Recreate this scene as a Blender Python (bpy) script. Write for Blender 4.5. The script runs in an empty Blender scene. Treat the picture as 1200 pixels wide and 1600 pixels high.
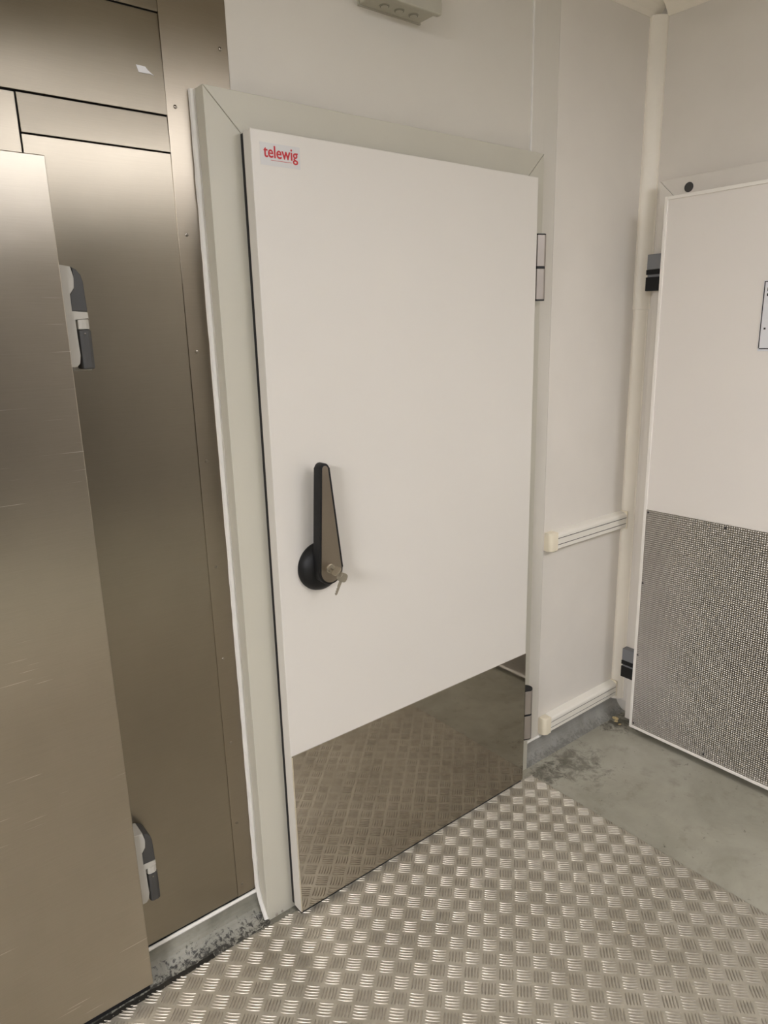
import bpy, bmesh, math, random
from mathutils import Vector, Matrix
random.seed(7)
S = bpy.context.scene
COL = S.collection

# ------------------------------------------------------------------ camera, world, lamps, exposure
CAM_LOC = Vector((-0.7601, -1.5642, 1.6532))
CAM_ROT = (math.radians(75.728), math.radians(1.412), math.radians(-38.506))
FPX = 1099.21
cd = bpy.data.cameras.new('camera')
cd.sensor_fit = 'VERTICAL'
cd.sensor_height = 36.0
cd.sensor_width = 27.0
cd.lens = 36.0 * FPX / 1600.0
cd.clip_start = 0.02
cam = bpy.data.objects.new('camera', cd)
cam.location = CAM_LOC
cam.rotation_euler = CAM_ROT
COL.objects.link(cam)
S.camera = cam

w = bpy.data.worlds.new('world')
S.world = w
w.use_nodes = True
w.node_tree.nodes['Background'].inputs[0].default_value = (0.9, 0.88, 0.84, 1)
w.node_tree.nodes['Background'].inputs[1].default_value = 0.05

S.view_settings.view_transform = 'Standard'
S.view_settings.look = 'None'
S.view_settings.gamma = 1.0
S.view_settings.use_curve_mapping = False
S.view_settings.exposure = -0.06

LAMP_COL = (1.0, 1.0, 1.06)
# ceiling lamps: x0, x1, y0, y1 of the diffuser, strength, label
LAMPS = [(-3.85, -3.35, -3.60, -2.00, 92.0, 'wide ceiling lamp towards the left wall'),
         (-0.17, 0.05, -2.80, -1.30, 8.0, 'long ceiling lamp behind the camera, nearest the white door'),
         (0.60, 1.30, -3.90, -1.95, 11.5, 'long ceiling lamp behind the camera, nearest the right wall'),
         (-0.27, -0.05, -4.70, -3.20, 5.0, 'long fill lamp added at the far end, by the wall facing the white door')]  # last lamp is an unseen fill, added to even out the frontal light

# ------------------------------------------------------------------ helpers
ORI = {}

def setp(o, label=None, cat=None, group=None, kind=None):
    if label: o['label'] = label
    if cat: o['category'] = cat
    if group: o['group'] = group
    if kind: o['kind'] = kind
    return o

def thing(name, loc, label, cat, group=None, kind=None):
    o = bpy.data.objects.new(name, None)
    o.empty_display_size = 0.05
    o.location = loc
    COL.objects.link(o)
    ORI[o] = Vector(loc)
    return setp(o, label, cat, group, kind)

def obj(name, bm, mat, parent=None, smooth=False, label=None, cat=None, group=None, kind=None):
    """world-space bmesh -> one mesh object (origin at base when top level)"""
    if parent is None:
        lo = Vector((1e9,) * 3); hi = Vector((-1e9,) * 3)
        for v in bm.verts:
            for k in range(3):
                lo[k] = min(lo[k], v.co[k]); hi[k] = max(hi[k], v.co[k])
        org = Vector(((lo.x + hi.x) / 2, (lo.y + hi.y) / 2, lo.z))
    else:
        org = ORI[parent]
    for v in bm.verts:
        v.co -= org
    bmesh.ops.recalc_face_normals(bm, faces=bm.faces[:])
    me = bpy.data.meshes.new(name)
    bm.to_mesh(me); bm.free()
    if smooth:
        for p in me.polygons: p.use_smooth = True
        try: me.set_sharp_from_angle(angle=math.radians(22))
        except Exception: pass
    me.materials.append(mat)
    o = bpy.data.objects.new(name, me)
    COL.objects.link(o)
    if parent is None:
        o.location = org
    else:
        o.parent = parent
    ORI[o] = org
    return setp(o, label, cat, group, kind)

def box(x0, x1, y0, y1, z0, z1, bev=0.0, bm=None, seg=2):
    b = bmesh.new()
    vs = [b.verts.new((x, y, z)) for x in (x0, x1) for y in (y0, y1) for z in (z0, z1)]
    for f in ((0, 1, 3, 2), (4, 6, 7, 5), (0, 4, 5, 1), (2, 3, 7, 6), (0, 2, 6, 4), (1, 5, 7, 3)):
        b.faces.new([vs[i] for i in f])
    if bev > 0:
        bmesh.ops.bevel(b, geom=b.edges[:], offset=bev, segments=seg, affect='EDGES', profile=0.5)
    if bm is None: return b
    join(bm, b); return bm

def join(bm, b):
    m = bpy.data.meshes.new('tmp'); b.to_mesh(m); b.free()
    bm.from_mesh(m); bpy.data.meshes.remove(m)
    return bm

def prism(pts, axis, a0, a1, bev=0.0, seg=2):
    """pts: 2D outline in the plane normal to axis ('x': (y,z), 'y': (x,z), 'z': (x,y))"""
    b = bmesh.new()
    def P(p, a):
        return {'x': (a, p[0], p[1]), 'y': (p[0], a, p[1]), 'z': (p[0], p[1], a)}[axis]
    A = [b.verts.new(P(p, a0)) for p in pts]
    B = [b.verts.new(P(p, a1)) for p in pts]
    b.faces.new(A); b.faces.new(B[::-1])
    n = len(pts)
    for i in range(n):
        b.faces.new((A[i], A[(i + 1) % n], B[(i + 1) % n], B[i]))
    if bev > 0:
        ed = [e for e in b.edges if all(v in A for v in e.verts) or all(v in B for v in e.verts)]
        bmesh.ops.bevel(b, geom=ed, offset=bev, segments=seg, affect='EDGES', profile=0.5)
    return b

def lathe(prof, center, axis, n=40):
    """prof: list of (radius, distance along axis); axis unit vector"""
    b = bmesh.new()
    ax = Vector(axis).normalized()
    u = ax.orthogonal().normalized(); v = ax.cross(u)
    c = Vector(center); rings = []
    for r, h in prof:
        if r < 1e-6:
            rings.append([b.verts.new(c + ax * h)])
        else:
            rings.append([b.verts.new(c + ax * h + u * (r * math.cos(2 * math.pi * k / n)) + v * (r * math.sin(2 * math.pi * k / n))) for k in range(n)])
    for A, B in zip(rings, rings[1:]):
        for k in range(n):
            k2 = (k + 1) % n
            if len(A) == 1 and len(B) == 1: continue
            if len(A) == 1: b.faces.new((A[0], B[k], B[k2]))
            elif len(B) == 1: b.faces.new((A[k], A[k2], B[0]))
            else: b.faces.new((A[k], A[k2], B[k2], B[k]))
    if len(rings[0]) > 1: b.faces.new(rings[0])
    if len(rings[-1]) > 1: b.faces.new(rings[-1])
    return b

def tube(pts, r, n=8):
    b = bmesh.new(); rings = []
    P = [Vector(p) for p in pts]
    for i, p in enumerate(P):
        d = (P[min(i + 1, len(P) - 1)] - P[max(i - 1, 0)]).normalized()
        u = d.orthogonal().normalized(); v = d.cross(u)
        rr = r[i] if isinstance(r, (list, tuple)) else r
        rings.append([b.verts.new(p + (u * math.cos(2 * math.pi * k / n) + v * math.sin(2 * math.pi * k / n)) * rr) for k in range(n)])
    for A, B in zip(rings, rings[1:]):
        for k in range(n): b.faces.new((A[k], A[(k + 1) % n], B[(k + 1) % n], B[k]))
    b.faces.new(rings[0]); b.faces.new(rings[-1])
    return b

# ------------------------------------------------------------------ materials
def lin(c):
    return tuple((x / 255 / 12.92) if x / 255 <= 0.04045 else ((x / 255 + 0.055) / 1.055) ** 2.4 for x in c) + (1,)

class NT:
    def __init__(s, name):
        s.m = bpy.data.materials.new(name); s.m.use_nodes = True
        s.t = s.m.node_tree; s.N = s.t.nodes; s.b = s.N['Principled BSDF']
        s.tc = s.N.new('ShaderNodeTexCoord')
    def link(s, a, b): s.t.links.new(a, b)
    def mapping(s, scale=(1, 1, 1), rot=(0, 0, 0), src='Object'):
        n = s.N.new('ShaderNodeMapping'); n.inputs['Scale'].default_value = scale; n.inputs['Rotation'].default_value = rot
        s.link(s.tc.outputs[src], n.inputs['Vector']); return n.outputs[0]
    def noise(s, vec, scale=5, detail=4, rough=0.55, dist=0.0):
        n = s.N.new('ShaderNodeTexNoise'); n.inputs['Scale'].default_value = scale; n.inputs['Detail'].default_value = detail
        n.inputs['Roughness'].default_value = rough; n.inputs['Distortion'].default_value = dist
        s.link(vec, n.inputs['Vector']); return n.outputs['Fac']
    def ramp(s, fac, stops):
        n = s.N.new('ShaderNodeValToRGB'); e = n.color_ramp.elements
        e[0].position, e[0].color = stops[0]; e[1].position, e[1].color = stops[-1]
        for p, c in stops[1:-1]:
            k = e.new(p); k.color = c
        s.link(fac, n.inputs[0]); return n.outputs[0]
    def rng(s, fac, a, b, c=0.0, d=1.0):
        n = s.N.new('ShaderNodeMapRange'); n.inputs[1].default_value = a; n.inputs[2].default_value = b
        n.inputs[3].default_value = c; n.inputs[4].default_value = d; s.link(fac, n.inputs[0]); return n.outputs[0]
    def mix(s, fac, a, b):
        n = s.N.new('ShaderNodeMix'); n.data_type = 'RGBA'
        if isinstance(fac, (int, float)): n.inputs[0].default_value = fac
        else: s.link(fac, n.inputs[0])
        for k, x in ((6, a), (7, b)):
            if isinstance(x, tuple): n.inputs[k].default_value = x
            else: s.link(x, n.inputs[k])
        return n.outputs[2]
    def math(s, op, a, b=None):
        n = s.N.new('ShaderNodeMath'); n.operation = op
        for k, x in ((0, a), (1, b)):
            if x is None: continue
            if isinstance(x, (int, float)): n.inputs[k].default_value = x
            else: s.link(x, n.inputs[k])
        return n.outputs[0]
    def sep(s, vec):
        n = s.N.new('ShaderNodeSeparateXYZ'); s.link(vec, n.inputs[0]); return n.outputs
    def bump(s, h, strength=0.2, dist=0.001):
        n = s.N.new('ShaderNodeBump'); n.inputs['Strength'].default_value = strength; n.inputs['Distance'].default_value = dist
        s.link(h, n.inputs['Height']); s.link(n.outputs[0], s.b.inputs['Normal'])
    def set(s, **k):
        for a, v in k.items():
            i = s.b.inputs[a.replace('_', ' ')]
            if hasattr(v, 'links'): s.link(v, i)
            else: i.default_value = v
        return s

def plain(name, c, rough=0.5, metal=0.0, var=0.06, scale=6, spec=0.5, bump=0.0, bscale=200):
    n = NT(name)
    c = lin(c)
    f = n.noise(n.mapping(), scale, 3)
    lo = tuple(x * (1 - var) for x in c[:3]) + (1,); hi = tuple(min(1, x * (1 + var)) for x in c[:3]) + (1,)
    n.set(Base_Color=n.ramp(f, [(0.3, lo), (0.7, hi)]), Roughness=rough, Metallic=metal)
    n.b.inputs['Specular IOR Level'].default_value = spec
    if bump: n.bump(n.noise(n.mapping(), bscale, 2), bump, 0.0005)
    return n.m

def steel(name, c, rough, stretch=(14, 14, 700), var=0.07, smear=0.06, aniso=0.6, scratch=0.0):
    n = NT(name); c = lin(c)
    g = n.noise(n.mapping(stretch), 1.0, 4, 0.6)
    cl = n.noise(n.mapping((1.3, 1.3, 0.9)), 2.2, 5, 0.6)
    scr = n.noise(n.mapping((14, 14, 1400)), 1.0, 2, 0.5)
    k = n.math('ADD', n.math('MULTIPLY', g, 0.3), n.math('MULTIPLY', cl, 0.7))
    lo = tuple(x * (1 - var) for x in c[:3]) + (1,); hi = tuple(min(1, x * (1 + var)) for x in c[:3]) + (1,)
    gl = n.N.new('ShaderNodeBsdfAnisotropic'); gl.distribution = 'BECKMANN'
    colr = n.ramp(k, [(0.35, lo), (0.65, hi)])
    if scratch:
        sn = n.noise(n.mapping((7, 7, 330)), 1.0, 1, 0.4)
        zone = n.noise(n.mapping((2, 2, 2)), 2.0, 2, 0.5)
        colr = n.mix(n.math('MULTIPLY', n.rng(sn, 0.72, 0.76, 0, scratch), n.rng(zone, 0.52, 0.6)), colr, (0.95, 0.93, 0.88, 1))
    n.link(colr, gl.inputs['Color'])
    n.link(n.rng(k, 0.35, 0.65, rough - smear / 2, rough + smear / 2), gl.inputs['Roughness'])
    gl.inputs['Anisotropy'].default_value = aniso
    tg = n.N.new('ShaderNodeCombineXYZ'); tg.inputs[2].default_value = 1.0
    n.link(tg.outputs[0], gl.inputs['Tangent'])
    bp = n.N.new('ShaderNodeBump'); bp.inputs['Strength'].default_value = 0.05; bp.inputs['Distance'].default_value = 0.0002
    n.link(n.math('ADD', n.math('MULTIPLY', scr, 0.5), n.math('MULTIPLY', n.rng(scr, 0.70, 0.74), 0.5)), bp.inputs['Height'])
    n.link(bp.outputs[0], gl.inputs['Normal'])
    n.link(gl.outputs[0], n.N['Material Output'].inputs['Surface'])
    n.N.remove(n.b)
    return n.m

M = {}
M['leaf'] = plain('white_coated_panel', (218, 213, 204), 0.38, var=0.012, scale=2, bump=0.03, bscale=500)
M['leaf_r'] = plain('white_coated_panel_right', (233, 227, 219), 0.4, var=0.012, scale=2)
M['leaf_edge'] = plain('white_edge', (242, 237, 228), 0.35, var=0.01)
M['frame'] = plain('frame_paint', (194, 190, 175), 0.42, var=0.02, scale=3)
M['wall'] = plain('wall_panel_paint', (212, 207, 196), 0.42, var=0.025, scale=2.5, bump=0.05, bscale=250)
M['wall2'] = plain('wall_panel_paint_aged', (224, 218, 208), 0.42, var=0.03, scale=4, bump=0.06, bscale=180)
M['ceiling'] = plain('ceiling_panel', (205, 198, 182), 0.5, var=0.03)
M['far'] = plain('far_wall_panel', (140, 135, 126), 0.5, var=0.05)
M['far_dark'] = plain('far_wall_cladding', (46, 43, 39), 0.5, var=0.05)
M['trim'] = plain('cream_plastic_trim', (238, 231, 216), 0.4, var=0.02, scale=9)
M['rail'] = plain('cream_plastic_rail', (234, 229, 217), 0.4, var=0.015)
M['cap'] = plain('cream_plastic_cap', (232, 222, 198), 0.42, var=0.02)
M['groove'] = plain('groove_dark', (70, 66, 60), 0.7)
M['silicone'] = plain('white_silicone', (230, 227, 220), 0.45, var=0.03, scale=30, bump=0.3, bscale=60)
M['gasket'] = plain('black_rubber', (22, 22, 24), 0.6, var=0.05)
M['black'] = plain('black_plastic', (13, 13, 14), 0.5, var=0.05, spec=0.35, bump=0.1, bscale=600)
M['dark'] = plain('charcoal_plastic', (62, 61, 59), 0.5, var=0.04, bump=0.1, bscale=500)
M['lightgrey'] = plain('light_grey_plastic', (176, 172, 162), 0.45, var=0.04)
M['midgrey'] = plain('mid_grey_plastic', (120, 121, 124), 0.45, var=0.03)
M['boxgrey'] = plain('grey_box_plastic', (172, 168, 152), 0.5, var=0.03)
M['red'] = plain('red_print', (190, 30, 38), 0.5, var=0.03)
M['sticker'] = plain('sticker_film', (206, 204, 201), 0.3, var=0.01)
M['paper'] = plain('white_paper', (226, 226, 228), 0.7, var=0.02)
M['ink'] = plain('black_ink', (40, 36, 36), 0.6)
M['rivet'] = steel('rivet_metal', (150, 143, 132), 0.3)
M['steel'] = steel('brushed_steel', (146, 138, 124), 0.32)
M['steel_leaf'] = steel('brushed_steel_leaf', (177, 169, 155), 0.34, scratch=0.7)
M['steel_strip'] = steel('brushed_steel_strip', (150, 141, 127), 0.32)
M['hinge'] = plain('hinge_steel', (168, 160, 152), 0.45, 0.7, var=0.05)
M['inlay'] = steel('handle_steel', (150, 140, 128), 0.35)
M['key'] = plain('nickel_key', (158, 149, 130), 0.35, 0.6, var=0.06, scale=60)
M['crumb'] = plain('yellow_crumb', (205, 186, 140), 0.8, var=0.2, scale=80)

n = NT('polished_kick_steel')
f = n.noise(n.mapping((1, 1, 1)), 3, 4)
n.set(Base_Color=n.ramp(f, [(0.3, lin((172, 166, 156))), (0.7, lin((182, 176, 166)))]), Metallic=1.0,
      Roughness=n.rng(n.noise(n.mapping((3, 3, 3)), 4, 5), 0.35, 0.75, 0.015, 0.07))
M['kick'] = n.m
M['kick_edge'] = plain('kick_edge_steel', (214, 204, 180), 0.4, 0.4, var=0.08, scale=40)

# tread plate: worn aluminium with brownish grime between the bars
n = NT('tread_sheet_metal')
f = n.noise(n.mapping((1, 1, 1)), 5, 6, 0.6)
f2 = n.noise(n.mapping((1, 1, 1)), 60, 3, 0.6)
k = n.math('ADD', n.math('MULTIPLY', f, 0.7), n.math('MULTIPLY', f2, 0.3))
n.set(Base_Color=n.ramp(k, [(0.3, lin((150, 142, 126))), (0.5, lin((172, 165, 149))), (0.7, lin((186, 179, 164)))]), Metallic=0.4,
      Roughness=n.rng(k, 0.3, 0.7, 0.46, 0.34))
n.bump(f2, 0.12, 0.0006)
M['sheet'] = n.m
n = NT('tread_bar_metal')
f = n.noise(n.mapping((1, 1, 1)), 40, 3, 0.6)
n.set(Base_Color=n.ramp(f, [(0.3, lin((158, 150, 136))), (0.7, lin((184, 177, 164)))]), Metallic=0.75, Roughness=0.45)
M['bar'] = n.m

# embossed kick sheet of the right door: fine diamond relief
n = NT('embossed_sheet')
v = n.mapping((1, 1, 1), (math.radians(45), 0, 0))
sx = n.sep(v)
a = n.math('SINE', n.math('MULTIPLY', sx[1], 2 * math.pi / 0.0115))
b = n.math('SINE', n.math('MULTIPLY', sx[2], 2 * math.pi / 0.0115))
h = n.math('MULTIPLY', a, b)
f = n.noise(n.mapping(), 3, 4)
n.set(Base_Color=n.ramp(f, [(0.3, lin((168, 162, 152))), (0.7, lin((186, 180, 170)))]), Metallic=0.9, Roughness=0.34)
n.bump(h, 1.0, 0.003)
M['emboss'] = n.m

# floor paint, grey green with stains
n = NT('floor_epoxy')
v = n.mapping()
f = n.noise(v, 3.2, 6, 0.62, 0.4)
f2 = n.noise(v, 11, 5, 0.65)
sp = n.noise(v, 75, 3, 0.7)
base = n.ramp(f, [(0.3, lin((140, 136, 121))), (0.5, lin((158, 154, 139))), (0.72, lin((172, 169, 155)))])
base = n.mix(n.rng(f2, 0.55, 0.75, 0, 0.45), base, lin((105, 98, 80)))
base = n.mix(n.rng(sp, 0.70, 0.76, 0, 0.8), base, lin((60, 54, 44)))
def blot(cx, cy, r, amt, thr):
    global base
    vm = n.N.new('ShaderNodeVectorMath'); vm.operation = 'DISTANCE'; n.link(v, vm.inputs[0])
    vm.inputs[1].default_value = (cx + 1.4, cy + 2.565, 0.1)
    fall = n.rng(vm.outputs['Value'], 0.0, r, 0.34, 0.0)
    st = n.math('ADD', n.noise(v, 26, 6, 0.75, 0.5), fall)
    base = n.mix(n.rng(st, thr, thr + .16, 0, amt), base, lin((58, 53, 42)))
blot(1.30, -0.10, 0.24, 0.55, 0.66)
blot(1.18, -0.06, 0.12, 0.6, 0.64)
blot(1.70, -0.03, 0.16, 0.8, 0.66)
blot(0.02, 0.00, 0.20, 0.6, 0.62)
n.set(Base_Color=base, Roughness=n.rng(f2, 0.3, 0.7, 0.42, 0.6))
n.bump(n.noise(v, 160, 3), 0.15, 0.001)
M['floor'] = n.m

# grey painted coving, grimy with black blotches towards its foot
def coving(name, c0, c1, grime, h):
    n = NT(name)
    v = n.mapping()
    f = n.noise(v, 9, 6, 0.65, 0.3)
    base = n.ramp(f, [(0.3, lin(c0)), (0.7, lin(c1))])
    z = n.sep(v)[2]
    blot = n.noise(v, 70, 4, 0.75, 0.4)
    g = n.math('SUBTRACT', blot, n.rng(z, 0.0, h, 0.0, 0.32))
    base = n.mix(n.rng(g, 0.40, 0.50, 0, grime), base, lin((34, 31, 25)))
    n.set(Base_Color=base, Roughness=0.5)
    n.bump(n.noise(v, 70, 4), 0.25, 0.001)
    return n.m
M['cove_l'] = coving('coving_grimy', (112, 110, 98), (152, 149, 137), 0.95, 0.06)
M['cove_r'] = coving('coving_grey', (122, 120, 113), (152, 150, 143), 0.3, 0.05)
M['gunk'] = plain('black_grime', (38, 35, 28), 0.7, var=0.5, scale=40, bump=0.6, bscale=60)

def emission(name, col, strength):
    n = NT(name)
    n.set(Base_Color=(0.9, 0.9, 0.9, 1), Roughness=0.5)
    n.b.inputs['Emission Color'].default_value = col + (1,)
    n.b.inputs['Emission Strength'].default_value = strength
    return n.m

# ------------------------------------------------------------------ dimensions (metres)
YW = 0.05            # back wall surface
XW = 1.80            # right wall surface
ZC = 2.75            # ceiling
ZF = -0.004          # floor paint (top of tread plate is 0)
XL, YF = -4.6, -5.2  # left and front walls

# ------------------------------------------------------------------ room shell
obj('floor', box(XL - .1, XW + .1, YF - .1, YW + .12, ZF - 0.1, ZF), M['floor'], kind='structure',
    label='grey-green painted concrete floor with dark stains', cat='floor')
obj('ceiling', box(XL - .1, XW + .1, YF - .1, YW + .12, ZC, ZC + 0.1), M['ceiling'], kind='structure',
    label='pale cream ceiling above the corner', cat='ceiling')
obj('wall_left', box(XL - .1, XL, YF, YW, ZF, ZC), M['far'], kind='structure', label='plain dark wall at the far left', cat='wall')
obj('wall_front', box(XL - .1, XW + .1, YF - .1, YF, ZF, ZC), M['far_dark'], kind='structure', label='plain dark wall facing the white door', cat='wall')
wr = thing('wall_right', (XW + 0.03, -1.5, ZF), 'pale panelled wall to the right of the corner', 'wall', kind='structure')
obj('backing', box(XW + .006, XW + .1, YF, YW + .1, ZF, ZC), M['wall'], wr)
for y0, y1 in ((YF, -1.202), (-1.198, YW)):
    obj('wall_panel', box(XW, XW + .006, y0, y1, ZF + .05, ZC, .0008), M['wall2'], wr)

wb = thing('wall_back', (0.5, YW + 0.05, ZF), 'wall of white panels and brushed steel sheets behind the door', 'wall', kind='structure')
obj('backing', box(XL - .1, XW + .006, YW + .006, YW + .12, ZF, ZC), M['gasket'], wb)
G = 0.0012
# painted panels
obj('wall_panel', box(0.092, 1.134, YW, YW + .006, 0.02, ZC, .0008), M['wall'], wb)
jm = box(1.1355, 1.1655, YW - .003, YW + .006, 0.02, ZC, .001)
obj('joint_strip', jm, M['wall'], wb)
obj('joint_bead', box(1.131, 1.1365, YW - .0045, YW + .002, 0.02, ZC, .0015), M['silicone'], wb)
obj('joint_strip', box(1.1665, 1.196, YW - .0015, YW + .006, 0.02, ZC, .001), M['wall'], wb)
obj('wall_panel', box(1.197, 1.2615, YW, YW + .006, 0.02, ZC, .0008), M['wall'], wb)
obj('wall_panel', box(1.2625, XW + .006, YW, YW + .006, 0.02, ZC, .0008), M['wall2'], wb)
# steel sheets
def tilted(b, pivot, rx=0, rz=0):
    m = Matrix.Translation(Vector(pivot)) @ Matrix.Rotation(math.radians(rz), 4, 'Z') @ Matrix.Rotation(math.radians(rx), 4, 'X') @ Matrix.Translation(-Vector(pivot))
    bmesh.ops.transform(b, matrix=m, verts=b.verts[:]); return b
SB = 0.085
def sheet(x0, x1, z0, z1, rx=0, rz=0, mat='steel', y=YW):
    b = box(x0 + G, x1 - G, y, y + .005, z0 + G, z1 - G, .0008)
    return obj('steel_sheet', tilted(b, ((x0 + x1) / 2, y, (z0 + z1) / 2), rx, rz), M[mat], wb)
sheet(-0.367, -0.063, SB, 2.0485, 0.0, 0.0)
sheet(-0.367, -0.063, 2.0485, 2.1225, -2.2, 0.0)
sheet(-1.30, -0.063, 2.1225, 2.3195, -1.3, 0.0)
sheet(-1.30, -0.063, 2.3195, ZC - .02, 0.0, 0.0)
sheet(-1.30, -0.367, SB, 2.1225, -0.2, 0.0)
sheet(XL, -1.30, SB, ZC - .02)
strip = sheet(-0.066, 0.0935, SB, ZC - .02, 0, 0, 'steel_strip', YW - .002)
def rivet(x, z, r=0.0042):
    return obj('rivet', lathe([(r, 0), (r, .0008), (r * .8, .0018), (r * .35, .0022), (r * .3, .0008), (0, .0008)], (x, YW - .002, z), (0, -1, 0), 12), M['rivet'], strip, smooth=True)
for x, z in ((0.073, 2.278), (-0.045, 2.143), (-0.044, 1.881), (-0.045, 1.621), (-0.045, 1.359), (-0.044, 1.085), (-0.046, 0.83), (-0.046, 0.58), (-0.048, 0.327), (-0.049, 0.123), (-0.046, 2.36)):
    rivet(x, z)

# coving at the foot of the walls: concave section
def cove_pts(ytop, ztop, yfoot, n=8, thick=0.012):
    pts = [(ytop + thick, ZF), (ytop + thick, ztop), (ytop - .004, ztop)]
    for k in range(1, n + 1):
        t = k / n
        pts.append((ytop - .004 + (yfoot - ytop + .004) * (t ** 2.4), ztop + (ZF - ztop) * (1 - (1 - t) ** 1.15)))
    return pts
obj('baseboard_back', prism(cove_pts(YW, 0.074, -0.012), 'x', XL, 0.004), M['cove_l'], kind='structure',
    label='grimy grey coving under the steel wall, left of the white door', cat='coving')
obj('baseboard_right', prism(cove_pts(YW, 0.062, 0.0), 'x', 1.138, XW), M['cove_r'], kind='structure',
    label='smooth grey coving under the lower bumper rail, right of the white door', cat='coving')
# white sealant along the coving tops
def bead(name, pts, r, lab, seed, kind='structure'):
    rnd = random.Random(seed); P = []
    for a, b in zip(pts, pts[1:]):
        A, B = Vector(a), Vector(b); k = max(2, int((B - A).length / 0.03))
        for i in range(k): P.append(A.lerp(B, i / k))
    P.append(Vector(pts[-1]))
    R = [r * rnd.uniform(.92, 1.1) for _ in P]
    return obj(name, tube(P, R, 8), M['silicone'], smooth=True, label=lab, cat='sealant', kind=kind)
bead('trim_1', [(XL, YW - .003, .079), (-0.004, YW - .003, .077)], 0.0055, 'white sealant bead along the grimy coving under the steel sheets', 1)
bead('trim_2', [(1.138, YW - .003, .064), (1.28, YW - .003, .064)], 0.0045, 'short white sealant bead on the coving by the lower door hinge', 2)
bead('trim_3', [(-0.002, 0.004, 0.004), (-0.004, 0.03, 0.055), (-0.005, 0.042, 0.10), (-0.006, 0.043, 2.182)], 0.008, 'thick white sealant bead down the left side of the door frame', 3)

# corner trim, two lengths, and ceiling trims
def corner_pts(r, n=10):
    c = (XW - r, YW - r)
    pts = [(XW, YW), (XW - r - .003, YW), (XW - r - .003, YW - .003)]
    # concave-looking bulged quarter
    for k in range(n + 1):
        a = math.pi / 2 * k / n
        x = XW - r * math.cos(a) ** 1.25 if k < n else XW
        y = YW - .003 - (r - .003) * (math.sin(a) ** 1.25)
        pts.append((min(x, XW - .003), y))
    pts += [(XW - .003, YW - r - .003), (XW, YW - r - .003)]
    return pts
obj('trim_4', prism(corner_pts(0.043), 'z', 1.717, 2.712), M['trim'], smooth=True, kind='structure',
    label='cream plastic corner trim, upper length in the wall corner', cat='trim')
obj('trim_5', prism(corner_pts(0.036), 'z', 0.055, 1.7165), M['trim'], smooth=True, kind='structure',
    label='cream plastic corner trim, lower length in the wall corner', cat='trim')
obj('trim_6', prism([(YW, ZC), (YW - .044, ZC), (YW - .044, ZC - .003), (YW - .03, ZC - .012), (YW - .012, ZC - .03), (YW - .003, ZC - .044), (YW, ZC - .044)], 'x', 0.1, XW), M['trim'], kind='structure',
    label='cream trim between ceiling and the wall over the white door', cat='trim')
obj('trim_7', prism([(XW, ZC), (XW - .044, ZC), (XW - .044, ZC - .003), (XW - .03, ZC - .012), (XW - .012, ZC - .03), (XW - .003, ZC - .044), (XW, ZC - .044)], 'y', YF, YW - .044), M['trim'], kind='structure',
    label='cream trim between ceiling and the right wall', cat='trim')

# ------------------------------------------------------------------ frame of the white cold-room door
FW, FH = 1.1424, 2.184
FB = 0.108
fr = thing('trim_8', (FW / 2, 0.025, ZF), 'grey-beige frame around the white cold-room door', 'door frame', kind='structure')
def fprism(pts, z=None):
    return prism(pts, 'y', 0.0, YW, .0015)
g = .0007
obj('jamb', fprism([(0, ZF), (FB, ZF), (FB, FH - FB - g), (0, FH - g)]), M['frame'], fr)
obj('jamb', fprism([(FW, ZF), (FW, FH - g), (FW - FB, FH - FB - g), (FW - FB, ZF)]), M['frame'], fr)
obj('header', fprism([(0 + g, FH), (FB + g, FH - FB), (FW - FB - g, FH - FB), (FW - g, FH)]), M['frame'], fr)
for x in (0.028, 0.047):
    obj('bolt', lathe([(.0035, 0), (.0035, .002), (.002, .0032), (0, .0034)], (x, -.0, ZF + .008), (0, -1, 0), 10), M['hinge'], fr, smooth=True)

# ------------------------------------------------------------------ the white door
LX0, LX1, LY0, LY1, LZ0, LZ1 = 0.0828, 1.0613, -0.0476, -0.0117, 0.0123, 2.10
d1 = thing('door_1', ((LX0 + LX1) / 2, (LY0 + LY1) / 2, LZ0), 'white cold-room door with black lever handle and polished kick plate', 'door', kind='structure')
obj('leaf', box(LX0, LX1, LY0, LY1, LZ0, LZ1, .0022, seg=3), M['leaf'], d1)
gk = bmesh.new()
for a in ((LX0 + .0006, LX0 + .03, LZ0 + .004, LZ1 - .004), (LX1 - .03, LX1 - .004, LZ0 + .004, LZ1 - .004), (LX0 + .03, LX1 - .03, LZ1 - .03, LZ1 - .004)):
    box(a[0], a[1], LY1, -0.0002, a[2], a[3], 0, gk)
obj('gasket', gk, M['gasket'], d1, label='black rubber gasket')
KZ = 0.5283
obj('dark_gap_strip', box(LX0 + .004, LX1 - .004, LY0 + .004, LY1, 0.0022, LZ0), M['gasket'], d1)  # black strip added under the leaf to draw the dark shadow line
kp = obj('kick_plate', box(LX0 + .002, LX1 - .001, LY0 - .0022, LY0 - .0002, LZ0 + .001, KZ, .0008), M['kick'], d1, label='mirror-polished steel kick plate')
obj('edge_strip', box(LX0 + .0012, LX0 + .0042, LY0 - .0036, LY0 - .0008, LZ0 + .001, KZ - .004, .0008), M['kick_edge'], kp)
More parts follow.
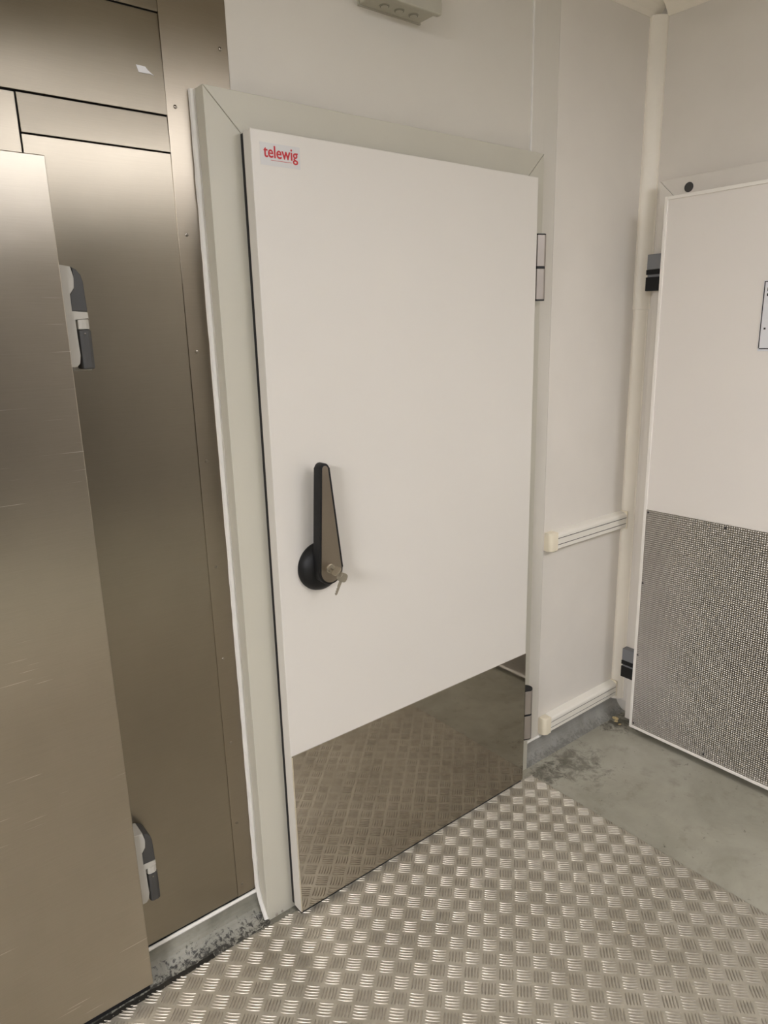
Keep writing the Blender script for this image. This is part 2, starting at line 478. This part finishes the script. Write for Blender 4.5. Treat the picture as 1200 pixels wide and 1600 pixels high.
# hinges
def hinge(z0, z1):
    zm = (z0 + z1) / 2
    cx, cy, r = 1.0965, -0.026, 0.0225
    def dsec(r2, grow=0):
        pts = [(1.075 - grow, cy + r2)]
        for k in range(13):
            a = math.pi / 2 - math.pi * k / 12
            pts.append((cx + r2 * math.cos(a), cy + r2 * math.sin(a)))
        pts.append((1.075 - grow, cy - r2 * .6)); return pts
    h = obj('hinge', prism(dsec(r), 'z', z0, zm - .004, .001), M['hinge'], d1, smooth=True, label='steel barrel hinge')
    obj('knuckle', prism(dsec(r), 'z', zm + .004, z1, .001), M['hinge'], h, smooth=True)
    obj('bushing', prism(dsec(r * .93), 'z', zm - .0045, zm + .0045), M['gasket'], h)
    obj('cap', prism(dsec(r * .97), 'z', z1 - .0005, z1 + .004), M['gasket'], h)
    obj('cap', prism(dsec(r * .97), 'z', z0 - .004, z0 + .0005), M['gasket'], h)
hinge(1.745, 1.938)
hinge(0.170, 0.366)
# handle
HX, HZ = 0.205, 1.056
TX, TZ = 0.199, 1.326
def teardrop(R, r, n=18):
    A = Vector((HX, HZ)); B = Vector((TX, TZ)); d = B - A; L = d.length; th = math.atan2(d.y, d.x); al = math.acos((R - r) / L)
    pts = []
    for k in range(n + 1):
        a = th + al + (2 * math.pi - 2 * al) * k / n
        pts.append((A.x + R * math.cos(a), A.y + R * math.sin(a)))
    for k in range(n // 2 + 1):
        a = th - al + 2 * al * k / (n // 2)
        pts.append((B.x + r * math.cos(a), B.y + r * math.sin(a)))
    return pts
hd = obj('handle', prism(teardrop(.0375, .0145), 'y', LY0 - .060, LY0 - .031, .004, 3), M['black'], d1, smooth=True, label='black lever handle')
obj('handle_base', lathe([(.066, 0), (.0665, .006), (.064, .014), (.057, .023), (.047, .031), (.036, .036), (0, .038)], (HX, LY0, HZ), (0, -1, 0), 48), M['black'], hd, smooth=True)
obj('inlay', prism(teardrop(.0315, .0085), 'y', LY0 - .0612, LY0 - .058, .0005), M['inlay'], hd, label='brushed steel inlay')
LKX, LKZ = 0.201, 1.063
obj('lock_cylinder', lathe([(.0125, 0), (.0125, .0035), (.011, .0045), (.0085, .0045), (.008, .0065), (0, .0065)], (LKX, LY0 - .061, LKZ), (0, -1, 0), 28), M['key'], hd, smooth=True)
# brand sticker
def text_mesh(s, size, width, x, y, z, bold, sy=1.0):
    c = bpy.data.curves.new('lettering', 'FONT'); c.body = s; c.size = size; c.offset = bold; c.extrude = 0.0001; c.resolution_u = 3
    o = bpy.data.objects.new('lettering', c); COL.objects.link(o)
    bpy.context.view_layer.update()
    me = bpy.data.meshes.new_from_object(o.evaluated_get(bpy.context.evaluated_depsgraph_get()))
    bpy.data.objects.remove(o); bpy.data.curves.remove(c)
    b = bmesh.new(); b.from_mesh(me); bpy.data.meshes.remove(me)
    x0 = min(v.co.x for v in b.verts); x1 = max(v.co.x for v in b.verts)
    k = width / (x1 - x0)
    for v in b.verts:
        v.co = Vector((x + (v.co.x - x0) * k, y - v.co.z, z + v.co.y * k * sy))
    if bold <= 0:                       # thicken the strokes by overlapping shifted copies
        src = b.copy(); out = bmesh.new()
        for i, (dx, dz) in enumerate(((-.0007, 0), (.0007, 0), (0, .0005), (0, -.0005), (0, 0))):
            q = src.copy()
            for v in q.verts: v.co += Vector((dx, -.00003 * i, dz))
            join(out, q)
        src.free(); b.free(); b = out
    return b
stk = obj('sticker', box(0.1045, 0.209, LY0 - .0004, LY0 - .0001, 2.0275, 2.0745), M['sticker'], d1, label='clear sticker with red lettering')
obj('lettering', text_mesh('telewig', 0.04, 0.0893, 0.1131, LY0 - .0006, 2.0445, 0.0, 1.16), M['red'], stk)
tb = bmesh.new(); xx = 0.131
while xx < 0.184:
    ww = random.uniform(.0008, .0032)
    box(xx, xx + ww, LY0 - .0006, LY0 - .0004, 2.0385, 2.0398, 0, tb); xx += ww + .0006
obj('fine_print', tb, M['red'], stk, kind='stuff')

# keys: one in the lock, one hanging from it
def keybow(c, ax_u, ax_v, nrm, w, h, t, hole=True):
    """rounded bow plate around c, u/v axes, thickness along nrm"""
    b = bmesh.new(); c = Vector(c); u = Vector(ax_u).normalized(); v = Vector(ax_v).normalized(); nn = Vector(nrm).normalized()
    out = []
    for k in range(20):
        a = 2 * math.pi * k / 20
        cu, su = math.cos(a), math.sin(a)
        out.append(c + u * (w / 2 * math.copysign(abs(cu) ** .6, cu)) + v * (h / 2 * math.copysign(abs(su) ** .6, su)))
    A = [b.verts.new(p + nn * t / 2) for p in out]; B = [b.verts.new(p - nn * t / 2) for p in out]
    b.faces.new(A); b.faces.new(B[::-1])
    for k in range(20): b.faces.new((A[k], A[(k + 1) % 20], B[(k + 1) % 20], B[k]))
    return b
ky = LY0 - .0675
k1 = thing('key', (LKX, ky, LKZ), 'nickel key turned in the lock of the black handle', 'key', 'keys at the white door')
ang = math.radians(48)
vdir = Vector((math.cos(ang), 0, math.sin(ang)))
nrm = vdir.cross(Vector((0, 1, 0)))
b1 = keybow((LKX + .001, ky - .019, LKZ - .001), (0, 1, 0), vdir, nrm, .026, .026, .003)
obj('bow', b1, M['key'], k1, smooth=True)
sh = box(LKX - .0012, LKX + .0012, ky - .009, ky + .002, LKZ - .004, LKZ + .004, .0004)
bmesh.ops.rotate(sh, verts=sh.verts[:], cent=(LKX, ky, LKZ), matrix=Matrix.Rotation(-math.radians(42), 3, 'Y'))
obj('shank', sh, M['key'], k1)
HB = Vector((0.2165, ky - .024, 1.0435))   # bow centre of the hanging key
k2 = thing('key', tuple(HB + Vector((0, 0, -.05))), 'nickel key hanging loose from the key in the lock', 'key', 'keys at the white door')
vd = Vector((-0.46, 0.10, -1)).normalized()
ud = Vector((0.83, -0.55, -0.38)).normalized(); ud = (ud - vd * ud.dot(vd)).normalized()
nd = ud.cross(vd)
obj('bow', keybow(HB, ud, vd, nd, .0265, .024, .0022), M['key'], k2, smooth=True)
bl = bmesh.new()
pts = [(-.0038, .010), (.0038, .010), (.0038, .046), (.0015, .050)]
teeth = [(-.0012, .049), (-.003, .046), (-.0012, .043), (-.0032, .040), (-.0015, .037), (-.0034, .034), (-.0018, .030), (-.0038, .026)]
P2 = pts + teeth
A = [bl.verts.new(HB + ud * p[0] + vd * p[1] + nd * .0011) for p in P2]; B = [bl.verts.new(HB + ud * p[0] + vd * p[1] - nd * .0011) for p in P2]
bl.faces.new(A); bl.faces.new(B[::-1])
for k in range(len(P2)): bl.faces.new((A[k], A[(k + 1) % len(P2)], B[(k + 1) % len(P2)], B[k]))
obj('blade', bl, M['key'], k2)
rc = Vector((LKX + .008, ky - .025, LKZ - .008))
ring = [rc + Vector((.006 * math.cos(2 * math.pi * k / 20), -.0035 * math.sin(2 * math.pi * k / 20), -.0085 * math.sin(2 * math.pi * k / 20))) for k in range(21)]
obj('ring', tube(ring, .0008, 6), M['key'], k2, smooth=True)

# ------------------------------------------------------------------ steel door at the left
SX, SY0, SY1, SZ0, SZ1 = -0.3465, -0.021, 0.032, 0.036, 1.9975
d2 = thing('door_2', (-0.85, 0.0, SZ0), 'brushed steel door leaf with grey plastic hinges at the left', 'door', kind='structure')
obj('leaf', box(-1.32, SX, SY0, SY1, SZ0, SZ1, .0018, seg=2), M['steel_leaf'], d2)
obj('gasket', box(-1.30, SX - .012, SY1, YW - .0005, SZ0 + .01, SZ1 - .012), M['gasket'], d2)
obj('dark_gap_strip', box(-1.30, SX - .004, 0.0, 0.02, 0.004, SZ0), M['gasket'], d2)
def dhinge(dz):
    f = -0.004; bk = YW - .0005
    sh = lambda pts: [(x, z + dz) for x, z in pts]
    h = obj('hinge', prism(sh([(-.3455, 1.802), (-.322, 1.799), (-.3165, 1.776), (-.3185, 1.757), (-.330, 1.746), (-.330, 1.711), (-.2985, 1.711), (-.2975, 1.6965),
                               (-.3265, 1.6965), (-.3225, 1.625), (-.326, 1.607), (-.333, 1.600), (-.3455, 1.600)]), 'y', f, bk, .0015), M['lightgrey'], d2, smooth=True, label='light grey and charcoal plastic hinge')
    obj('cover', prism(sh([(-.3215, 1.7985), (-.311, 1.793), (-.3035, 1.783), (-.3005, 1.770), (-.2985, 1.7115), (-.3295, 1.7115), (-.3295, 1.7455), (-.318, 1.7567), (-.316, 1.776)]), 'y', f - .0008, bk, .002), M['dark'], h, smooth=True)
    def rnd(x0, x1, y0, y1, r):
        return [(x0, y1), (x0, y0 + r), (x0 + r * .3, y0 + r * .3), (x0 + r, y0), (x1 - r, y0), (x1 - r * .3, y0 + r * .3), (x1, y0 + r), (x1, y1)]
    obj('knuckle', prism(rnd(-.3215, -.2965, f, bk, .008), 'z', 1.676 + dz, 1.6955 + dz, .001), M['lightgrey'], h, smooth=True)
    obj('barrel', prism(rnd(-.3215, -.295, f - .001, bk, .008), 'z', 1.595 + dz, 1.6755 + dz, .003), M['dark'], h, smooth=True)
    obj('base_plate', box(-.333, -.2935, 0.03, bk, 1.591 + dz, 1.62 + dz, .002), M['lightgrey'], h)
    obj('screw', lathe([(.002, 0), (.0015, .0008), (0, .001)], (-.309, f - .001, 1.667 + dz), (0, -1, 0), 8), M['rivet'], h)
dhinge(0.0)
dhinge(-1.334)

# torn paper on the upper sheet
pz = prism([(-.123, 2.211), (-.104, 2.2105), (-.0985, 2.2045), (-.086, 2.196), (-.095, 2.1985), (-.108, 2.1975), (-.119, 2.198)], 'y', YW - .0018, YW - .0006)
obj('paper_scrap', pz, M['paper'], label='small torn white paper scrap stuck on the upper steel sheet', cat='paper')

# ------------------------------------------------------------------ right wall door
RX = 1.6655
RB = 1.730
RY = -0.1095
RZ0, RZ1, RK = 0.025, 2.0885, 0.9671
RYE = -1.06
fx = 1.737
f2 = thing('trim_9', (1.768, -0.55, ZF), 'pale frame around the door on the right wall', 'door frame', kind='structure')
FY0, FY1, FT, FWD = -0.042, -1.13, 2.1565, 0.085
def rprism(pts): return prism(pts, 'x', fx, XW, .0015)
obj('jamb', rprism([(FY0, 0.008), (FY0, FT - g), (FY0 - FWD, FT - FWD - g), (FY0 - FWD, 0.008)]), M['wall2'], f2)
obj('jamb', rprism([(FY1, 0.008), (FY1, FT - g), (FY1 + FWD, FT - FWD - g), (FY1 + FWD, 0.008)]), M['wall2'], f2)
obj('header', rprism([(FY0 - g, FT), (FY1 + g, FT), (FY1 + FWD + g, FT - FWD), (FY0 - FWD - g, FT - FWD)]), M['wall2'], f2)
obj('plug', lathe([(.0165, 0), (.0165, .001), (.015, .0025), (0, .003)], (fx, -0.1535, 2.1205), (-1, 0, 0), 28), M['dark'], f2, smooth=True, label='round dark grey plug')
d3 = thing('door_3', ((RX + RB) / 2, (RY + RYE) / 2, RZ0), 'white door on the right wall with embossed steel lower half', 'door', kind='structure')
obj('leaf', box(RX + .002, RB, RYE + .001, RY - .001, RZ0 + .001, RZ1 - .001, .001), M['leaf_r'], d3)
obj('gasket', box(RB, fx - .0004, RYE + .02, RY - .02, RZ0 + .02, RZ1 - .02), M['gasket'], d3)
E = .0115
for y0, y1, z0, z1 in ((RY - E, RY, RZ0, RZ1), (RYE, RYE + E, RZ0, RZ1), (RYE + E, RY - E, RZ1 - E, RZ1), (RYE + E, RY - E, RZ0, RZ0 + E)):
    obj('edge_trim', box(RX - .003, RX + .004, y0, y1, z0, z1, .0012), M['leaf_edge'], d3)
ks = obj('kick_sheet', box(RX - .0006, RX + .0025, RYE + E, RY - E, RZ0 + E, RK, 0), M['emboss'], d3, label='embossed steel kick sheet')
for y, z in ((-0.1285, 0.957), (-0.428, 0.955), (-0.728, 0.955), (-0.126, 0.667), (-0.126, 0.357), (-0.128, 0.048), (-0.43, 0.05)):
    obj('screw', lathe([(.0042, 0), (.0035, .0012), (0, .0016)], (RX - .0006, y, z), (-1, 0, 0), 10), M['dark'], ks, smooth=True)
def rhinge(z0):
    # upper grey block, black lower blocks
    h = obj('hinge', box(1.706, 1.7365, -0.108, -0.030, z0 + .075, z0 + .128, .002), M['midgrey'], d3, label='grey and black plastic hinge')
    obj('collar', box(1.704, 1.7365, -0.108, -0.029, z0 + .057, z0 + .0745, .0015), M['black'], h)
    obj('washer', box(1.708, 1.7365, -0.108, -0.033, z0 + .048, z0 + .0575, .001), M['midgrey'], h)
    obj('barrel', box(1.704, 1.7365, -0.108, -0.029, z0, z0 + .0485, .0015), M['black'], h)
rhinge(1.780)
rhinge(0.212)
# notice on the right door
nt = obj('notice', box(RX + .0005, RX + .0016, -0.63, -0.475, 1.566, 1.786, 0), M['paper'], label='white paper notice with black border on the right-hand door', cat='notice')
for nm, a in (('border', (-.4795, -.4765, 1.575, 1.784)), ('border', (-.628, -.4795, 1.781, 1.784)), ('border', (-.628, -.625, 1.575, 1.784)), ('border', (-.625, -.4795, 1.572, 1.575))):
    obj(nm, box(RX + .0001, RX + .0006, a[0], a[1], a[2], a[3]), M['ink'], nt)
mk = bmesh.new()
for z, hgt in ((1.753, .011), (1.738, .008)):
    y = -0.4875
    while y > -0.61:
        ww = random.uniform(.005, .009); box(RX + .0001, RX + .0006, y - ww, y, z, z + hgt, 0, mk); y -= ww + .004
box(RX + .0001, RX + .0006, -.494, -.488, 1.634, 1.640, 0, mk)
obj('print', mk, M['ink'], nt, kind='stuff')

# ------------------------------------------------------------------ bumper rails
def bumper(zt, zb, lab):
    x0, x1, yf = 1.266, 1.7585, 0.018
    t = thing('bumper_rail', ((x0 + x1) / 2, (YW + yf) / 2, zb), lab, 'bumper rail', 'wall bumper rails')
    h = zt - zb
    g1, g2 = zb + h * .645, zb + h * .30
    cx = x0 + .040
    # rail core (dark in the grooves) and three proud ribs
    obj('core', box(cx, x1 - .006, yf + .0008, YW, zb + .008, g1 + .006), M['groove'], t)
    obj('rib', prism([(YW, zt), (YW - .004, zt), (yf + .008, zt - .006), (yf + .002, zt - .011), (yf, zt - .016), (yf, g1 + .0015), (YW, g1 + .0015)], 'x', cx, x1 - .006), M['rail'], t)
    obj('rib', box(cx, x1 - .006, yf, YW, g2 + .0015, g1 - .0015), M['rail'], t)
    obj('rib', prism([(YW, zb), (YW - .004, zb), (yf + .004, zb + .003), (yf, zb + .007), (yf, g2 - .0015), (YW, g2 - .0015)], 'x', cx, x1 - .006), M['rail'], t)
    # rounded end caps
    pts = [(x0, YW), (x0, YW - .012)]
    for k in range(7):
        a = math.pi / 2 * k / 6
        pts.append((x0 + .016 - .016 * math.cos(a), yf + .014 - .0155 * math.sin(a)))
    pts += [(cx, yf - .0015), (cx, YW)]
    obj('end_cap', prism(pts, 'z', zb - .0008, zt + .0008, .0035, 3), M['cap'], t, smooth=True)
    obj('end_cap', box(x1 - .006, x1 + .0008, yf - .001, YW, zb - .0008, zt + .0008, .0015), M['cap'], t)
bumper(0.917, 0.846, 'cream bumper rail fixed on the wall panel at mid height')
bumper(0.149, 0.079, 'cream bumper rail low on the wall just above the coving')

# ------------------------------------------------------------------ junction box above the door
jb = thing('junction_box', (0.567, 0.0, 2.453), 'grey plastic junction box with round knockouts above the white door', 'junction box')
obj('body', box(0.4665, 0.668, -0.016, YW, 2.4535, 2.60, .003), M['boxgrey'], jb, smooth=True)
obj('lid', box(0.4605, 0.675, -0.036, -0.0165, 2.4485, 2.606, .005, seg=3), M['boxgrey'], jb, smooth=True)
obj('lip', box(0.4635, 0.671, 0.044, YW, 2.4505, 2.602, .001), M['boxgrey'], jb)
for x in (0.524, 0.572, 0.620):
    kn = obj('knockout', lathe([(.0135, 0), (.0135, .0022), (.0105, .0022), (.0105, .0030), (0, .0030)], (x, 0.016, 2.4535), (0, 0, -1), 28), M['boxgrey'], jb)
    obj('ring', lathe([(.0118, .0018), (.0118, .0024), (.0104, .0024), (.0104, .0018)], (x, 0.016, 2.4535), (0, 0, -1), 28), M['groove'], kn)
obj('clip', box(0.664, 0.6795, -0.030, -0.016, 2.462, 2.482, .002), M['boxgrey'], jb)
obj('clip_slot', box(0.667, 0.6755, -0.0165, -0.0145, 2.456, 2.49), M['groove'], jb)

# ------------------------------------------------------------------ tread plate
PX0, PX1, PY0 = -1.75, 1.1206, -2.75
TH = math.radians(-1.003)
SXP, SYP = 0.0660, 0.0622
OX, OY = 0.3047, -0.1592
BT = 0.0155
def yback(x): return -0.020 - math.tan(math.radians(1.15)) * x if x < 1.09 else -0.048
tp = thing('tread_plate', ((PX0 + PX1) / 2, -1.4, ZF), 'large aluminium tread plate with five-bar pattern laid on the floor', 'floor plate')
obj('sheet', prism([(PX0, PY0), (PX1, PY0), (PX1, -0.062), (1.10, -0.044), (PX0, yback(PX0))], 'z', ZF, 0.0, .0006, 1), M['sheet'], tp)
ex = Vector((math.cos(TH), math.sin(TH), 0)); ey = Vector((-math.sin(TH), math.cos(TH), 0))
ub = (ex * SXP - ey * SYP).normalized(); vb = (ex * SXP + ey * SYP).normalized()
def bar_geo(u, v):
    """five lens-shaped bars around the origin, along u and stacked along v"""
    V, F = [], []
    Lh, Wh, H = 0.0195, 0.0025, 0.0016
    for k in range(-2, 3):
        c = v * (k * 0.0083)
        ring0, ring1 = [], []
        for t, wd in ((-1, 0), (-.62, .78), (0, 1), (.62, .78), (1, 0), (.62, -.78), (0, -1), (-.62, -.78)):
            p = c + u * (t * Lh) + v * (wd * Wh)
            V.append(p); ring0.append(len(V) - 1)
        for t, wd in ((-.80, 0), (-.5, .34), (0, .42), (.5, .34), (.80, 0), (.5, -.34), (0, -.42), (-.5, -.34)):
            p = c + u * (t * Lh) + v * (wd * Wh) + Vector((0, 0, H))
            V.append(p); ring1.append(len(V) - 1)
        for i in range(8):
            F.append((ring0[i], ring0[(i + 1) % 8], ring1[(i + 1) % 8], ring1[i]))
        F.append(tuple(ring1))
    return V, F
geo = [bar_geo(ub, vb), bar_geo(vb, ub)]
cm = []
for gi, (V, F) in enumerate(geo):
    me = bpy.data.meshes.new('bar_cluster'); me.from_pydata([tuple(v) for v in V], [], F)
    me.materials.append(M['bar'])
    b = bmesh.new(); b.from_mesh(me); bmesh.ops.recalc_face_normals(b, faces=b.faces[:]); b.to_mesh(me); b.free()
    for p in me.polygons: p.use_smooth = True
    me.set_sharp_from_angle(angle=math.radians(40))
    cm.append(me)
RM = cam.matrix_basis if False else (Matrix.Translation(CAM_LOC) @ __import__('mathutils').Euler(CAM_ROT, 'XYZ').to_matrix().to_4x4())
RI = RM.inverted()
def project(p):
    q = RI @ Vector(p)
    if q.z >= -0.01: return None
    return 600 + FPX * q.x / -q.z, 800 - FPX * q.y / -q.z, -q.z
cells = []
for i in range(-34, 15):
    for j in range(-44, 6):
        for h in (0, 1):
            c = Vector((OX, OY, 0)) + ex * (SXP * (i + h * .5)) + ey * (SYP * (j + h * .5))
            if c.x < PX0 + .03 or c.y < PY0 + .03: continue
            if c.x > PX1 + .024 or c.y > yback(c.x) + .022: continue
            whole = c.x < PX1 - .0295 and c.y < yback(c.x) - .0285
            cells.append((c, h, whole))
vis = []
for c, h, whole in cells:
    q = project(c)
    if not whole or q is None: continue
    if 5 < q[0] < 1195 and 5 < q[1] < 1595 and c.y < -0.06:
        vis.append((q[2], c, h))
vis.sort(key=lambda a: a[0])
near = set()
for dist, c, h in vis[:300]:
    near.add((round(c.x, 4), round(c.y, 4)))
    o = bpy.data.objects.new('bar_cluster', cm[h]); COL.objects.link(o); o.parent = tp; o.location = c - ORI[tp]
rest = bmesh.new(); part = bmesh.new()
VV, FF = [], []
edge = []
for c, h, whole in cells:
    if (round(c.x, 4), round(c.y, 4)) in near: continue
    V, F = geo[h]
    if whole:
        n0 = len(VV); VV += [tuple(v + c) for v in V]; FF += [tuple(k + n0 for k in f) for f in F]
    else:
        edge.append((c, h))
me = bpy.data.meshes.new('tmp'); me.from_pydata(VV, [], FF); rest.from_mesh(me); bpy.data.meshes.remove(me)
VV, FF = [], []
for c, h in edge:
    V, F = geo[h]; n0 = len(VV); VV += [tuple(v + c) for v in V]; FF += [tuple(k + n0 for k in f) for f in F]
me = bpy.data.meshes.new('tmp'); me.from_pydata(VV, [], FF); part.from_mesh(me); bpy.data.meshes.remove(me)
for co, no in (((PX1 - .0008, 0, 0), (1, 0, 0)), ((0, yback(0) - .0008, 0), (math.sin(math.radians(1.15)), math.cos(math.radians(1.15)), 0))):
    bmesh.ops.bisect_plane(part, geom=part.verts[:] + part.edges[:] + part.faces[:], plane_co=co, plane_no=no, clear_outer=True)
join(rest, part)
obj('bar_pattern', rest, M['bar'], tp, smooth=True, kind='stuff')

# black grime between plate and coving, left of the frame
rnd = random.Random(5)
def grime(x0, x1, y0, y1, nseg, amp, z):
    up = [(x0 + (x1 - x0) * k / nseg, y1 + rnd.uniform(-amp, amp)) for k in range(nseg + 1)]
    dn = [(x0 + (x1 - x0) * k / nseg, y0 + rnd.uniform(-amp, amp) * .4) for k in range(nseg + 1)]
    return prism(up + dn[::-1], 'z', ZF, z, .0004, 1)
obj('grime_patch', grime(-0.52, -0.175, -0.018, -0.001, 30, .004, 0.0008), M['gunk'], label='black grime caked along the coving beside the steel door', cat='grime', kind='stuff')

# crumbs in the corner by the right door
def crumb(x, y, r, lab, sd):
    b = bmesh.new(); bmesh.ops.create_icosphere(b, subdivisions=1, radius=r)
    rr = random.Random(sd)
    for v in b.verts:
        v.co = Vector((v.co.x * rr.uniform(.7, 1.6), v.co.y * rr.uniform(.6, 1.5), abs(v.co.z) * rr.uniform(.3, .9))) + Vector((x, y, ZF))
    return obj('crumb', b, M['crumb'], label=lab, cat='debris', group='crumbs in the corner')
for k, (x, y, r, lab) in enumerate(((1.712, -.012, .014, 'largest pale yellow crumb, in the wall corner by the right door'),
                                    (1.697, -.027, .010, 'middle-sized pale yellow crumb, next to the largest one in the corner'),
                                    (1.688, -.050, .006, 'smallest pale yellow crumb, nearest the foot of the right door'))):
    crumb(x, y, r, lab, k + 3)

# ------------------------------------------------------------------ ceiling lamps (behind and left of the camera)
for k, (x0, x1, y0, y1, st, lab) in enumerate(LAMPS):
    t = thing('ceiling_lamp', ((x0 + x1) / 2, (y0 + y1) / 2, ZC - .09), lab, 'lamp', 'ceiling lamps')
    obj('housing', box(x0 - .03, x1 + .03, y0 - .03, y1 + .03, ZC - .05, ZC - .0005, .004), M['rail'], t)
    obj('diffuser', box(x0, x1, y0, y1, ZC - .09, ZC - .05, .006), emission('lamp_glow_%d' % k, LAMP_COL, st), t)
